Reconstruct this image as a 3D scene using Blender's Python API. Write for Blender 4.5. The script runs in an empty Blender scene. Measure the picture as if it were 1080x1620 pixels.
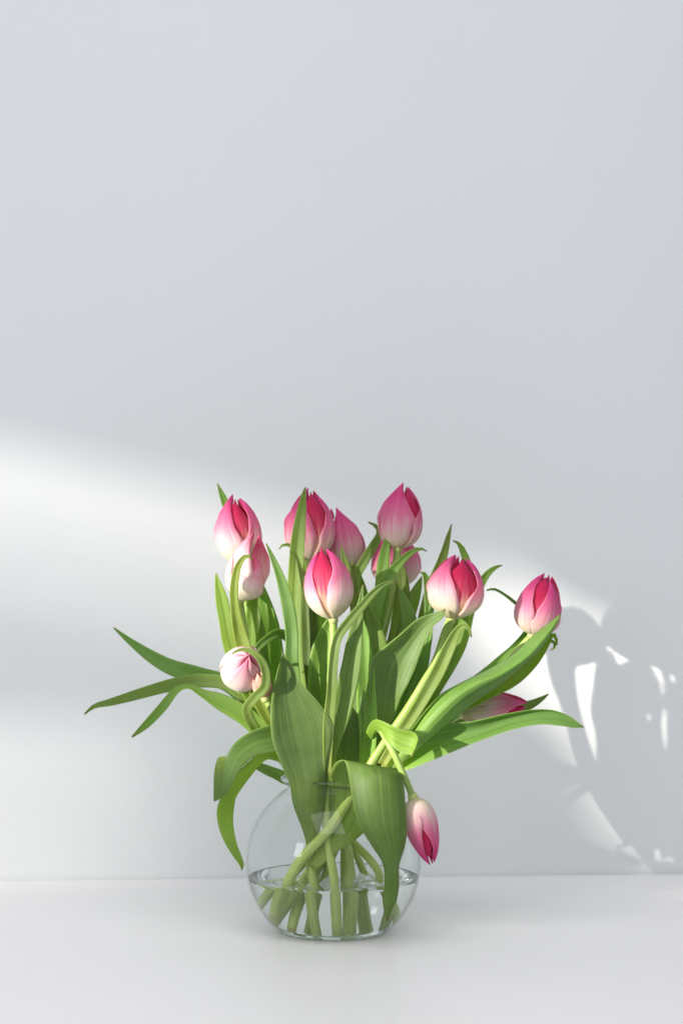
import bpy, bmesh, math, random
import numpy as np
from mathutils import Vector
from mathutils.geometry import tessellate_polygon

random.seed(7)
rng = np.random.default_rng(7)
R = math.radians
scene = bpy.context.scene
COL = scene.collection

# ------------------------------------------------------------------ camera
CAM_Y, CAM_Z, FPX, HORIZON = -1.462, 0.306, 2250.0, 1000.0
cam_data = bpy.data.cameras.new("camera")
cam = bpy.data.objects.new("camera", cam_data)
COL.objects.link(cam)
cam.location = (0, CAM_Y, CAM_Z)
cam.rotation_euler = (R(90), 0, 0)
cam_data.sensor_fit = 'VERTICAL'
cam_data.sensor_height = 36.0
cam_data.sensor_width = 24.0
cam_data.lens = 50.0
cam_data.shift_y = (HORIZON - 810.0) / 1620.0
cam_data.clip_start = 0.05
cam_data.clip_end = 100
cam_data.dof.use_dof = True
cam_data.dof.focus_distance = 1.42
cam_data.dof.aperture_fstop = 3.2
scene.camera = cam

# ------------------------------------------------------------------ world, lamps, exposure
world = bpy.data.worlds.new("World")
scene.world = world
world.use_nodes = True
bg = world.node_tree.nodes["Background"]
bg.inputs[0].default_value = (0.865, 0.955, 1.06, 1)
bg.inputs[1].default_value = 0.45

WALL_N_ANGLE = R(3.4)                # the wall runs a little askew to the camera
WALL_P = np.array([0.0, 0.315, 0.0])
WALL_DIR = np.array([math.cos(WALL_N_ANGLE), math.sin(WALL_N_ANGLE), 0.0])
WALL_NRM = np.array([math.sin(WALL_N_ANGLE), -math.cos(WALL_N_ANGLE), 0.0])
SUN_DIR = np.array([1.30, 1.0, -0.38]); SUN_DIR /= np.linalg.norm(SUN_DIR)
SUN_AIM = np.array([0.15, 0.32, 0.24])
SUN_POS = SUN_AIM - SUN_DIR * 9.0

sun_data = bpy.data.lights.new("low_sun_lamp", 'SPOT')
sun = bpy.data.objects.new("low_sun_lamp", sun_data)
COL.objects.link(sun)
sun.location = SUN_POS
sun.rotation_euler = Vector(SUN_DIR).to_track_quat('-Z', 'Y').to_euler()
sun_data.energy = 9500
sun_data.color = (1.0, 0.93, 0.81)
sun_data.spot_size = R(9)
sun_data.spot_blend = 0.1
sun_data.shadow_soft_size = 0.036

win_data = bpy.data.lights.new("window_light", 'AREA')
win = bpy.data.objects.new("window_light", win_data)
COL.objects.link(win)
win.location = (-2.4, -2.2, 1.25)
win.rotation_euler = (Vector((0.0, 0.1, 0.25)) - Vector(win.location)).to_track_quat('-Z', 'Y').to_euler()
win_data.shape = 'RECTANGLE'
win_data.size = 0.6
win_data.size_y = 1.0
win_data.energy = 22
win_data.color = (0.96, 0.985, 1.0)

top_data = bpy.data.lights.new("overhead_fill", 'AREA')  # added soft fill from overhead, brightens the table
top = bpy.data.objects.new("overhead_fill", top_data)
COL.objects.link(top)
top.location = (0.1, -1.35, 2.2)
top_data.shape = 'RECTANGLE'
top_data.size = 2.2
top_data.size_y = 1.6
top_data.energy = 38
top_data.color = (1.0, 0.985, 0.97)

scene.view_settings.view_transform = 'Standard'
scene.view_settings.look = 'None'
scene.view_settings.exposure = -0.24
scene.view_settings.gamma = 1.0
scene.cycles.max_bounces = 14
scene.cycles.transmission_bounces = 12
scene.cycles.transparent_max_bounces = 24
scene.cycles.diffuse_bounces = 5
scene.cycles.sample_clamp_indirect = 6.0
scene.cycles.use_denoising = True

# ------------------------------------------------------------------ helpers
def P(u, v, d=0.0):
    """Photo pixel at depth d (metres behind the vase axis) -> world point."""
    D = -CAM_Y + d
    return np.array([(u - 540.0) * D / FPX, d, CAM_Z + (HORIZON - v) * D / FPX])

def on_wall(u, v):
    c = np.array([0, CAM_Y, CAM_Z])
    r = np.array([(u - 540.0) / FPX, 1.0, (HORIZON - v) / FPX])
    k = np.dot(WALL_P - c, WALL_NRM) / np.dot(r, WALL_NRM)
    return c + r * k

def catmull(pts, n):
    """Centripetal-ish Catmull-Rom through pts (k x m), resampled evenly by chord length."""
    pts = np.asarray(pts, float)
    k = len(pts)
    if k == 2:
        t = np.linspace(0, 1, n)[:, None]
        return pts[0] * (1 - t) + pts[1] * t
    ext = np.vstack([2 * pts[0] - pts[1], pts, 2 * pts[-1] - pts[-2]])
    sub = 16
    out = []
    for i in range(k - 1):
        p0, p1, p2, p3 = ext[i], ext[i + 1], ext[i + 2], ext[i + 3]
        for j in range(sub):
            t = j / sub
            out.append(0.5 * ((2 * p1) + (-p0 + p2) * t + (2 * p0 - 5 * p1 + 4 * p2 - p3) * t * t
                              + (-p0 + 3 * p1 - 3 * p2 + p3) * t ** 3))
    out.append(pts[-1])
    out = np.array(out)
    m = min(3, out.shape[1])
    seg = np.linalg.norm(np.diff(out[:, :m], axis=0), axis=1)
    cum = np.concatenate([[0], np.cumsum(seg)])
    cum /= cum[-1]
    x = np.linspace(0, 1, n)
    return np.stack([np.interp(x, cum, out[:, c]) for c in range(out.shape[1])], axis=1)

def unit(a):
    n = np.linalg.norm(a, axis=-1, keepdims=True)
    return a / np.maximum(n, 1e-9)

def link(name, me, parent=None, origin=None, mat=None):
    o = bpy.data.objects.new(name, me)
    COL.objects.link(o)
    if mat is not None and not me.materials:
        me.materials.append(mat)
    if parent is not None:
        o.parent = parent
    return o

def make_mesh(name, verts, faces, uvs=None, smooth=True):
    me = bpy.data.meshes.new(name)
    me.from_pydata([tuple(v) for v in verts], [], [tuple(f) for f in faces])
    if uvs is not None:
        lay = me.uv_layers.new(name="UVMap")
        idx = np.empty(len(me.loops), dtype=np.int32)
        me.loops.foreach_get("vertex_index", idx)
        lay.data.foreach_set("uv", np.asarray(uvs, float)[idx].ravel())
    if smooth:
        me.polygons.foreach_set("use_smooth", [True] * len(me.polygons))
    me.update()
    return me

def sheet_mesh(name, G, thick, origin, edge_thin=0.35):
    """Closed thin solid from a grid G (n x m x 3)."""
    n, m, _ = G.shape
    du = np.gradient(G, axis=0); dv = np.gradient(G, axis=1)
    N = unit(np.cross(du, dv))
    s = np.linspace(-1, 1, m)
    prof = (1 - (1 - edge_thin) * np.abs(s) ** 3)[None, :, None]
    A = G + N * thick * 0.5 * prof - origin
    B = G - N * thick * 0.5 * prof - origin
    verts = np.vstack([A.reshape(-1, 3), B.reshape(-1, 3)])
    uu, vv = np.meshgrid(np.linspace(0, 1, m), np.linspace(0, 1, n))
    uv = np.stack([uu.ravel(), vv.ravel()], axis=1)
    uvs = np.vstack([uv, uv])
    off = n * m
    F = []
    ix = lambda i, j: i * m + j
    for i in range(n - 1):
        for j in range(m - 1):
            F.append((ix(i, j), ix(i + 1, j), ix(i + 1, j + 1), ix(i, j + 1)))
            F.append((off + ix(i, j), off + ix(i, j + 1), off + ix(i + 1, j + 1), off + ix(i + 1, j)))
    for i in range(n - 1):
        for j, flip in ((0, 0), (m - 1, 1)):
            q = (ix(i, j), off + ix(i, j), off + ix(i + 1, j), ix(i + 1, j))
            F.append(q[::-1] if flip else q)
    for j in range(m - 1):
        for i, flip in ((0, 1), (n - 1, 0)):
            q = (ix(i, j), off + ix(i, j), off + ix(i, j + 1), ix(i, j + 1))
            F.append(q[::-1] if flip else q)
    return make_mesh(name, verts, F, uvs)

def tube_mesh(name, path, radius, origin, sides=12, caps=True):
    path = np.asarray(path)
    n = len(path)
    T = unit(np.gradient(path, axis=0))
    ref = np.array([0, 1, 0.0])
    W = unit(np.cross(T, ref)); bad = np.linalg.norm(np.cross(T, ref), axis=1) < 0.15
    W[bad] = unit(np.cross(T[bad], np.array([1, 0, 0.0])))
    for i in range(1, n):
        w = W[i - 1] - T[i] * np.dot(W[i - 1], T[i])
        W[i] = w / np.linalg.norm(w)
    B = np.cross(T, W)
    rad = np.broadcast_to(np.asarray(radius, float), (n,))
    a = np.linspace(0, 2 * np.pi, sides, endpoint=False)
    V = path[:, None, :] + rad[:, None, None] * (np.cos(a)[None, :, None] * W[:, None, :] + np.sin(a)[None, :, None] * B[:, None, :])
    verts = (V - origin).reshape(-1, 3)
    uv = np.stack(np.meshgrid(np.linspace(0, 1, sides), np.linspace(0, 1, n)), axis=-1).reshape(-1, 2)
    F = []
    for i in range(n - 1):
        for j in range(sides):
            k = (j + 1) % sides
            F.append((i * sides + j, i * sides + k, (i + 1) * sides + k, (i + 1) * sides + j))
    if caps:
        F.append(tuple(range(sides))[::-1])
        F.append(tuple((n - 1) * sides + j for j in range(sides)))
    return make_mesh(name, verts, F, uv)

def lathe_mesh(name, prof, seg=96, closed=False):
    V, F = [], []
    n = len(prof)
    for r, z in prof:
        for k in range(seg):
            a = 2 * math.pi * k / seg
            V.append((r * math.cos(a), r * math.sin(a), z))
    rng_i = range(n) if closed else range(n - 1)
    for i in rng_i:
        i2 = (i + 1) % n
        for k in range(seg):
            k2 = (k + 1) % seg
            F.append((i * seg + k, i * seg + k2, i2 * seg + k2, i2 * seg + k))
    return V, F

# ------------------------------------------------------------------ materials
def new_mat(name):
    m = bpy.data.materials.new(name)
    m.use_nodes = True
    nt = m.node_tree
    nt.nodes.clear()
    return m, nt.nodes, nt.links

def ramp(nodes, stops):
    r = nodes.new("ShaderNodeValToRGB")
    e = r.color_ramp.elements
    while len(e) < len(stops):
        e.new(0.5)
    for el, (p, c) in zip(e, stops):
        el.position = p
        el.color = (*c, 1)
    return r

def math_node(nodes, links, op, a, b=None, c=None, clamp=False):
    n = nodes.new("ShaderNodeMath")
    n.operation = op
    n.use_clamp = clamp
    for i, x in enumerate((a, b, c)):
        if x is None: continue
        if isinstance(x, (int, float)): n.inputs[i].default_value = x
        else: links.new(x, n.inputs[i])
    return n.outputs[0]

def leaf_material():
    m, N, L = new_mat("tulip_leaf")
    out = N.new("ShaderNodeOutputMaterial")
    uv = N.new("ShaderNodeUVMap"); uv.uv_map = "UVMap"
    sep = N.new("ShaderNodeSeparateXYZ"); L.new(uv.outputs[0], sep.inputs[0])
    oi = N.new("ShaderNodeObjectInfo")
    # long streaks: noise squeezed across, stretched along
    mp = N.new("ShaderNodeMapping"); mp.inputs[3].default_value = (30, 0.9, 1)
    L.new(uv.outputs[0], mp.inputs[0])
    cmb = N.new("ShaderNodeVectorMath"); cmb.operation = 'ADD'
    L.new(mp.outputs[0], cmb.inputs[0])
    rv = N.new("ShaderNodeCombineXYZ"); 
    L.new(math_node(N, L, 'MULTIPLY', oi.outputs['Random'], 40.0), rv.inputs[2])
    L.new(rv.outputs[0], cmb.inputs[1])
    streak = N.new("ShaderNodeTexNoise"); streak.inputs['Scale'].default_value = 1.0; streak.inputs['Detail'].default_value = 4
    L.new(cmb.outputs[0], streak.inputs['Vector'])
    blot = N.new("ShaderNodeTexNoise"); blot.inputs['Scale'].default_value = 42; blot.inputs['Detail'].default_value = 9; blot.inputs['Roughness'].default_value = 0.62
    geo = N.new("ShaderNodeNewGeometry")
    L.new(geo.outputs['Position'], blot.inputs['Vector'])
    # along-leaf colour: pale sheath -> mid green
    along = ramp(N, [(0.0, (0.42, 0.50, 0.15)), (0.16, (0.22, 0.34, 0.06)), (0.45, (0.122, 0.225, 0.046)), (0.975, (0.13, 0.23, 0.05)), (1.0, (0.22, 0.17, 0.07))])
    L.new(sep.outputs[1], along.inputs[0])
    hsv = N.new("ShaderNodeHueSaturation")
    sc = N.new("ShaderNodeSeparateColor"); L.new(oi.outputs['Color'], sc.inputs[0])
    yel = N.new("ShaderNodeMix"); yel.data_type = 'RGBA'
    L.new(sc.outputs[0], yel.inputs[0]); L.new(along.outputs[0], yel.inputs[6])
    yramp = ramp(N, [(0.0, (0.46, 0.52, 0.14)), (0.2, (0.30, 0.41, 0.055)), (0.975, (0.24, 0.35, 0.045)), (1.0, (0.30, 0.24, 0.09))])
    L.new(sep.outputs[1], yramp.inputs[0]); L.new(yramp.outputs[0], yel.inputs[7])
    L.new(yel.outputs[2], hsv.inputs['Color'])
    val = math_node(N, L, 'MULTIPLY_ADD', streak.outputs[0], 1.1, 0.45)
    val2 = math_node(N, L, 'MULTIPLY_ADD', blot.outputs[0], 0.35, -0.17)
    val3 = math_node(N, L, 'ADD', val, val2)
    val4 = math_node(N, L, 'MULTIPLY', val3, math_node(N, L, 'MULTIPLY_ADD', oi.outputs['Random'], 0.4, 0.82))
    L.new(val4, hsv.inputs['Value'])
    L.new(math_node(N, L, 'MULTIPLY_ADD', oi.outputs['Random'], 0.03, 0.485), hsv.inputs['Hue'])
    # paler thin margin
    edge = math_node(N, L, 'ABSOLUTE', math_node(N, L, 'MULTIPLY_ADD', sep.outputs[0], 2.0, -1.0))
    er = N.new("ShaderNodeMapRange"); er.inputs[1].default_value = 0.93; er.inputs[2].default_value = 1.0
    er.inputs[3].default_value = 0; er.inputs[4].default_value = 0.6
    L.new(edge, er.inputs[0])
    mixe = N.new("ShaderNodeMix"); mixe.data_type = 'RGBA'
    L.new(er.outputs[0], mixe.inputs[0]); L.new(hsv.outputs[0], mixe.inputs[6])
    mixe.inputs[7].default_value = (0.33, 0.42, 0.17, 1)
    # glaucous bloom: grey-green film in patches
    mixg = N.new("ShaderNodeMix"); mixg.data_type = 'RGBA'
    L.new(math_node(N, L, 'MULTIPLY', math_node(N, L, 'POWER', blot.outputs[0], 2.0), 0.62), mixg.inputs[0])
    L.new(mixe.outputs[2], mixg.inputs[6]); mixg.inputs[7].default_value = (0.22, 0.29, 0.17, 1)
    pr = N.new("ShaderNodeBsdfPrincipled")
    L.new(mixg.outputs[2], pr.inputs['Base Color'])
    pr.inputs['Roughness'].default_value = 0.48
    pr.inputs['Specular IOR Level'].default_value = 0.45
    bump = N.new("ShaderNodeBump"); bump.inputs['Strength'].default_value = 0.4; bump.inputs['Distance'].default_value = 0.0018
    L.new(streak.outputs[0], bump.inputs['Height']); L.new(bump.outputs[0], pr.inputs['Normal'])
    tr = N.new("ShaderNodeBsdfTranslucent")
    tc = N.new("ShaderNodeMix"); tc.data_type = 'RGBA'; tc.blend_type = 'MULTIPLY'; tc.inputs[0].default_value = 1
    L.new(mixg.outputs[2], tc.inputs[6]); tc.inputs[7].default_value = (2.6, 2.5, 1.2, 1)
    L.new(tc.outputs[2], tr.inputs[0])
    ms = N.new("ShaderNodeMixShader"); ms.inputs[0].default_value = 0.42
    L.new(pr.outputs[0], ms.inputs[1]); L.new(tr.outputs[0], ms.inputs[2])
    L.new(ms.outputs[0], out.inputs[0])
    return m

def stem_material():
    m, N, L = new_mat("tulip_stem")
    out = N.new("ShaderNodeOutputMaterial")
    tc = N.new("ShaderNodeUVMap"); tc.uv_map = "UVMap"
    mp = N.new("ShaderNodeMapping"); mp.inputs[3].default_value = (9, 5, 1); L.new(tc.outputs[0], mp.inputs[0])
    ns = N.new("ShaderNodeTexNoise"); ns.inputs['Scale'].default_value = 1.4; ns.inputs['Detail'].default_value = 4
    L.new(mp.outputs[0], ns.inputs['Vector'])
    cr = ramp(N, [(0.25, (0.38, 0.50, 0.10)), (0.55, (0.52, 0.63, 0.18)), (0.8, (0.66, 0.72, 0.34))])
    L.new(ns.outputs[0], cr.inputs[0])
    sp = N.new("ShaderNodeSeparateXYZ"); L.new(tc.outputs[0], sp.inputs[0])
    gr = ramp(N, [(0.0, (0.95, 0.80, 0.55)), (0.02, (1.0, 1.0, 1.0)), (0.35, (0.92, 0.95, 0.9)), (0.6, (0.55, 0.66, 0.5)), (1.0, (0.6, 0.7, 0.6))])
    L.new(sp.outputs[1], gr.inputs[0])
    mu = N.new("ShaderNodeMix"); mu.data_type = 'RGBA'; mu.blend_type = 'MULTIPLY'; mu.inputs[0].default_value = 1.0
    L.new(cr.outputs[0], mu.inputs[6]); L.new(gr.outputs[0], mu.inputs[7])
    pr = N.new("ShaderNodeBsdfPrincipled"); L.new(mu.outputs[2], pr.inputs['Base Color'])
    pr.inputs['Roughness'].default_value = 0.42
    pr.inputs['Subsurface Weight'].default_value = 0.25
    pr.inputs['Subsurface Radius'].default_value = (0.6, 1.0, 0.3)
    pr.inputs['Subsurface Scale'].default_value = 0.003
    L.new(pr.outputs[0], out.inputs[0])
    return m

def petal_material(inner, pale=False):
    m, N, L = new_mat("pale_petal" if pale else "inner_petal" if inner else "outer_petal")
    out = N.new("ShaderNodeOutputMaterial")
    uv = N.new("ShaderNodeUVMap"); uv.uv_map = "UVMap"
    sep = N.new("ShaderNodeSeparateXYZ"); L.new(uv.outputs[0], sep.inputs[0])
    oi = N.new("ShaderNodeObjectInfo")
    mp = N.new("ShaderNodeMapping"); mp.inputs[3].default_value = (22, 1.0, 1); L.new(uv.outputs[0], mp.inputs[0])
    rv = N.new("ShaderNodeCombineXYZ"); L.new(math_node(N, L, 'MULTIPLY', oi.outputs['Random'], 60.0), rv.inputs[2])
    ad = N.new("ShaderNodeVectorMath"); ad.operation = 'ADD'; L.new(mp.outputs[0], ad.inputs[0]); L.new(rv.outputs[0], ad.inputs[1])
    ns = N.new("ShaderNodeTexNoise"); ns.inputs['Scale'].default_value = 0.6; ns.inputs['Detail'].default_value = 6; ns.inputs['Roughness'].default_value = 0.68; ns.inputs['Distortion'].default_value = 0.5
    L.new(ad.outputs[0], ns.inputs['Vector'])
    mp2 = N.new("ShaderNodeMapping"); mp2.inputs[3].default_value = (70, 1.6, 1); L.new(uv.outputs[0], mp2.inputs[0])
    ad2 = N.new("ShaderNodeVectorMath"); ad2.operation = 'ADD'; L.new(mp2.outputs[0], ad2.inputs[0]); L.new(rv.outputs[0], ad2.inputs[1])
    vein = N.new("ShaderNodeTexNoise"); vein.inputs['Scale'].default_value = 1.0; vein.inputs['Detail'].default_value = 3; L.new(ad2.outputs[0], vein.inputs['Vector'])
    x = math_node(N, L, 'MULTIPLY_ADD', sep.outputs[0], 2.0, -1.0)
    x2 = math_node(N, L, 'MULTIPLY', x, x)
    fac = math_node(N, L, 'ADD', sep.outputs[1], math_node(N, L, 'MULTIPLY_ADD', ns.outputs[0], 0.66, -0.33))
    fac = math_node(N, L, 'ADD', fac, math_node(N, L, 'MULTIPLY_ADD', vein.outputs[0], 0.34, -0.17))
    fac = math_node(N, L, 'ADD', fac, math_node(N, L, 'MULTIPLY_ADD', oi.outputs['Random'], 0.16, -0.08))
    sc = N.new("ShaderNodeSeparateColor"); L.new(oi.outputs['Color'], sc.inputs[0])
    fac = math_node(N, L, 'ADD', fac, math_node(N, L, 'MULTIPLY_ADD', sc.outputs[0], 0.4, -0.2))
    if inner:
        fac = math_node(N, L, 'MULTIPLY_ADD', x2, -0.05, fac)
        cr = ramp(N, [(0.08, (0.84, 0.72, 0.42)), (0.26, (0.86, 0.55, 0.42)), (0.42, (0.78, 0.12, 0.22)), (0.7, (0.72, 0.022, 0.125)), (1.0, (0.70, 0.03, 0.16))])
    else:
        fac = math_node(N, L, 'MULTIPLY_ADD', x2, 0.06, fac)
        cr = ramp(N, [(0.0, (0.87, 0.83, 0.58)), (0.16, (0.94, 0.87, 0.76)), (0.36, (0.93, 0.66, 0.69)), (0.58, (0.89, 0.28, 0.48)), (0.9, (0.81, 0.09, 0.34))])
    if pale:
        cr = ramp(N, [(0.05, (0.90, 0.86, 0.68)), (0.35, (0.94, 0.89, 0.83)), (0.62, (0.93, 0.72, 0.74)), (0.84, (0.89, 0.45, 0.56)), (1.05, (0.82, 0.16, 0.36))])
    L.new(fac, cr.inputs[0])
    # pale thin margin of the petal
    er = N.new("ShaderNodeMapRange"); er.inputs[1].default_value = 0.80; er.inputs[2].default_value = 1.0
    er.inputs[3].default_value = 0.0; er.inputs[4].default_value = 0.55
    L.new(x2, er.inputs[0])
    mg = N.new("ShaderNodeMix"); mg.data_type = 'RGBA'; L.new(er.outputs[0], mg.inputs[0]); L.new(cr.outputs[0], mg.inputs[6]); mg.inputs[7].default_value = (0.92, 0.62, 0.68, 1)
    COLR = mg.outputs[2]
    pr = N.new("ShaderNodeBsdfPrincipled"); L.new(COLR, pr.inputs['Base Color'])
    pr.inputs['Roughness'].default_value = 0.58
    pr.inputs['Specular IOR Level'].default_value = 0.25
    pr.inputs['Sheen Weight'].default_value = 0.15
    bump = N.new("ShaderNodeBump"); bump.inputs['Strength'].default_value = 0.45; bump.inputs['Distance'].default_value = 0.0012
    L.new(ns.outputs[0], bump.inputs['Height']); L.new(bump.outputs[0], pr.inputs['Normal'])
    tr = N.new("ShaderNodeBsdfTranslucent"); L.new(COLR, tr.inputs[0])
    ms = N.new("ShaderNodeMixShader"); ms.inputs[0].default_value = 0.5
    L.new(pr.outputs[0], ms.inputs[1]); L.new(tr.outputs[0], ms.inputs[2])
    L.new(ms.outputs[0], out.inputs[0])
    return m

def plain_material(name, col, rough=0.5, noise=0.0, scale=30, bump=0.0, spec=0.5):
    m, N, L = new_mat(name)
    out = N.new("ShaderNodeOutputMaterial")
    pr = N.new("ShaderNodeBsdfPrincipled")
    tc = N.new("ShaderNodeTexCoord")
    ns = N.new("ShaderNodeTexNoise"); ns.inputs['Scale'].default_value = scale; ns.inputs['Detail'].default_value = 8
    L.new(tc.outputs['Object'], ns.inputs['Vector'])
    c0 = tuple(max(0, c * (1 - noise)) for c in col); c1 = tuple(min(1, c * (1 + noise)) for c in col)
    cr = ramp(N, [(0.3, c0), (0.7, c1)])
    L.new(ns.outputs[0], cr.inputs[0]); L.new(cr.outputs[0], pr.inputs['Base Color'])
    pr.inputs['Roughness'].default_value = rough
    pr.inputs['Specular IOR Level'].default_value = spec
    if bump:
        b = N.new("ShaderNodeBump"); b.inputs['Strength'].default_value = bump; b.inputs['Distance'].default_value = 0.001
        n2 = N.new("ShaderNodeTexNoise"); n2.inputs['Scale'].default_value = scale * 14; n2.inputs['Detail'].default_value = 4
        L.new(tc.outputs['Object'], n2.inputs['Vector'])
        L.new(n2.outputs[0], b.inputs['Height']); L.new(b.outputs[0], pr.inputs['Normal'])
    L.new(pr.outputs[0], out.inputs[0])
    return m

def glass_material():
    """Thin blown glass: clear sheet with Fresnel reflection and a green-grey tint where it is seen edge-on."""
    m, N, L = new_mat("thin_clear_glass")
    out = N.new("ShaderNodeOutputMaterial")
    lw = N.new("ShaderNodeLayerWeight"); lw.inputs[0].default_value = 0.5
    f = math_node(N, L, 'POWER', lw.outputs['Facing'], 9.0)
    tint = N.new("ShaderNodeMix"); tint.data_type = 'RGBA'
    L.new(f, tint.inputs[0]); tint.inputs[6].default_value = (0.985, 0.993, 0.99, 1); tint.inputs[7].default_value = (0.84, 0.885, 0.88, 1)
    tp = N.new("ShaderNodeBsdfTransparent"); L.new(tint.outputs[2], tp.inputs[0])
    gl = N.new("ShaderNodeBsdfGlossy"); gl.inputs['Roughness'].default_value = 0.02
    fr = N.new("ShaderNodeFresnel"); fr.inputs[0].default_value = 1.45
    geo = N.new("ShaderNodeNewGeometry")
    # reflect on the outward-facing side of each skin only
    fac = math_node(N, L, 'MULTIPLY', fr.outputs[0], math_node(N, L, 'SUBTRACT', 1.0, geo.outputs['Backfacing']))
    ms = N.new("ShaderNodeMixShader"); L.new(fac, ms.inputs[0]); L.new(tp.outputs[0], ms.inputs[1]); L.new(gl.outputs[0], ms.inputs[2])
    L.new(ms.outputs[0], out.inputs[0])
    return m

def water_material():
    m, N, L = new_mat("clear_water")
    out = N.new("ShaderNodeOutputMaterial")
    g = N.new("ShaderNodeBsdfGlass"); g.inputs['IOR'].default_value = 1.33; g.inputs['Roughness'].default_value = 0.0
    g.inputs[0].default_value = (0.985, 0.995, 0.99, 1)
    L.new(g.outputs[0], out.inputs[0])
    return m

M_LEAF, M_STEM = leaf_material(), stem_material()
M_OUT, M_IN, M_PALE = petal_material(False), petal_material(True), petal_material(False, True)
M_GLASS, M_WATER = glass_material(), water_material()
M_WALL = plain_material("wall_paint", (0.79, 0.805, 0.815), 0.75, 0.014, 2.5, 0.16, 0.3)
M_TABLE = plain_material("table_lacquer", (0.895, 0.868, 0.872), 0.38, 0.012, 5.0, 0.02, 0.4)
M_SUN_MASK = plain_material("sun_mask_paint", (0.7, 0.7, 0.68), 0.6, 0.02, 4)
M_WILT = plain_material("wilted_petal", (0.62, 0.30, 0.24), 0.6, 0.35, 160, 0.5)
M_PISTIL = plain_material("pistil", (0.5, 0.55, 0.2), 0.5, 0.1, 100)

# ------------------------------------------------------------------ setting
def box_mesh(name, corners_xy, z0, z1):
    V = [(x, y, z0) for x, y in corners_xy] + [(x, y, z1) for x, y in corners_xy]
    n = len(corners_xy)
    F = [tuple(range(n))[::-1], tuple(range(n, 2 * n))]
    for i in range(n):
        j = (i + 1) % n
        F.append((i, j, n + j, n + i))
    return make_mesh(name, V, F, smooth=False)

def wall_xy(t, off): 
    p = WALL_P + WALL_DIR * t - WALL_NRM * off
    return (p[0], p[1])
wall = link("wall", box_mesh("wall", [wall_xy(-2.2, 0), wall_xy(2.2, 0), wall_xy(2.2, 0.12), wall_xy(-2.2, 0.12)], -0.6, 2.4), mat=M_WALL)
wall["kind"] = "structure"
table = link("table_top", box_mesh("table_top", [wall_xy(-1.6, -0.0015), (-1.6, -1.05), (1.6, -1.05), wall_xy(1.6, -0.0015)], -0.035, 0.0), mat=M_TABLE)
table["kind"] = "structure"
bv = table.modifiers.new("bevel", 'BEVEL'); bv.width = 0.0012; bv.segments = 3

# added unseen panel outside the frame, openings cut to shape the sun patches
PANEL_D = 5.2
panel_c = SUN_AIM - SUN_DIR * PANEL_D
ex = unit(np.cross(SUN_DIR, np.array([0, 0, 1.0]))); ey = np.cross(ex, SUN_DIR)
def to_panel(u, v):
    w = on_wall(u, v)
    d = w - SUN_POS
    k = np.dot(panel_c - SUN_POS, SUN_DIR) / np.dot(d, SUN_DIR)
    q = SUN_POS + d * k - panel_c
    return Vector((np.dot(q, ex), np.dot(q, ey), 0))
def top_edge(u): return float(np.interp(u, [-330, 0, 430, 620], [650, 712, 808, 872]))
OPENINGS = [[(750, 888), (820, 940), (900, 984), (1040, 1036), (1300, 1110), (1800, 1230), (1800, 1530), (1300, 1430), (1010, 1330), (975, 1200), (900, 1125), (810, 1060), (755, 980)]]
for y0, y1 in ((0, 7), (26, 33.5), (52, 59), (78, 84.5), (104, 109.5), (130, 134.5), (156, 160), (182, 185), (208, 211), (234, 236), (260, 261.5)):        # thin slits added to dim the sun patch on the left
    us = (-330, 0, 300, 560)
    OPENINGS.append([(u, top_edge(u) + y0) for u in us] + [(u, top_edge(u) + y1) for u in us[::-1]])
for y in range(1150, 1470, 27):
    e = 250 + (y - 1150) * 0.3
    OPENINGS.append([(-330, y), (60, y + 4), (e, y + 8), (e, y + 11), (60, y + 9), (-330, y + 5)])
outer = [Vector((-0.75, -0.75, 0)), Vector((0.75, -0.75, 0)), Vector((0.75, 0.75, 0)), Vector((-0.75, 0.75, 0))]
loops = [outer] + [[to_panel(*p) for p in o] for o in OPENINGS]
tris = tessellate_polygon(loops)
flat = [p for l in loops for p in l]
V = [panel_c + ex * p.x + ey * p.y for p in flat]
me = make_mesh("sun_mask_panel", V, tris, smooth=False)
sun_mask = link("sun_mask_panel", me, mat=M_SUN_MASK)  # added blocker that masks the sun lamp, out of view
sun_mask["kind"] = "structure"
so = sun_mask.modifiers.new("thickness", 'SOLIDIFY'); so.thickness = 0.02

# ------------------------------------------------------------------ vase and water
VX = -0.0084
BR, BZ, TH = 0.090, 0.070, 0.0016
def bowl_profile(rad, zmin, r_end):
    a0 = math.asin(max(-1, (zmin - BZ) / rad)); a1 = math.acos(r_end / rad)
    return [(rad * math.cos(a), BZ + rad * math.sin(a)) for a in np.linspace(a0, a1, 44)]
outer_p = bowl_profile(BR, 0.0012, 0.0475)
inner_p = bowl_profile(BR - TH, 0.0062, 0.0462)
flare_o = [(0.0478, 0.1480), (0.0492, 0.1503), (0.0512, 0.1525), (0.0532, 0.1542)]
flare_i = [(0.0520, 0.1552), (0.0502, 0.1540), (0.0480, 0.1518), (0.0465, 0.1492)]
lip_o = [(0.0532, 0.1542), (0.0541, 0.1548), (0.0545, 0.1556), (0.0541, 0.1564), (0.0532, 0.1566), (0.0524, 0.1562), (0.0520, 0.1552)]
prof = [(0.0001, 0.0010), (0.046, 0.0006), (0.0535, 0.0)] + outer_p + flare_o[1:] + lip_o[1:-1] + flare_i + inner_p[::-1] + [(0.05, 0.0050), (0.0001, 0.0048)]
Vv, Fv = lathe_mesh("bowl", prof)
vase = bpy.data.objects.new("glass_vase", None); COL.objects.link(vase)
vase.location = (VX, 0, 0)
vase["label"] = "round clear glass fishbowl vase holding the tulips on the white table"
vase["category"] = "vase"
link("bowl", make_mesh("bowl", Vv, Fv), vase, mat=M_GLASS)
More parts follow.
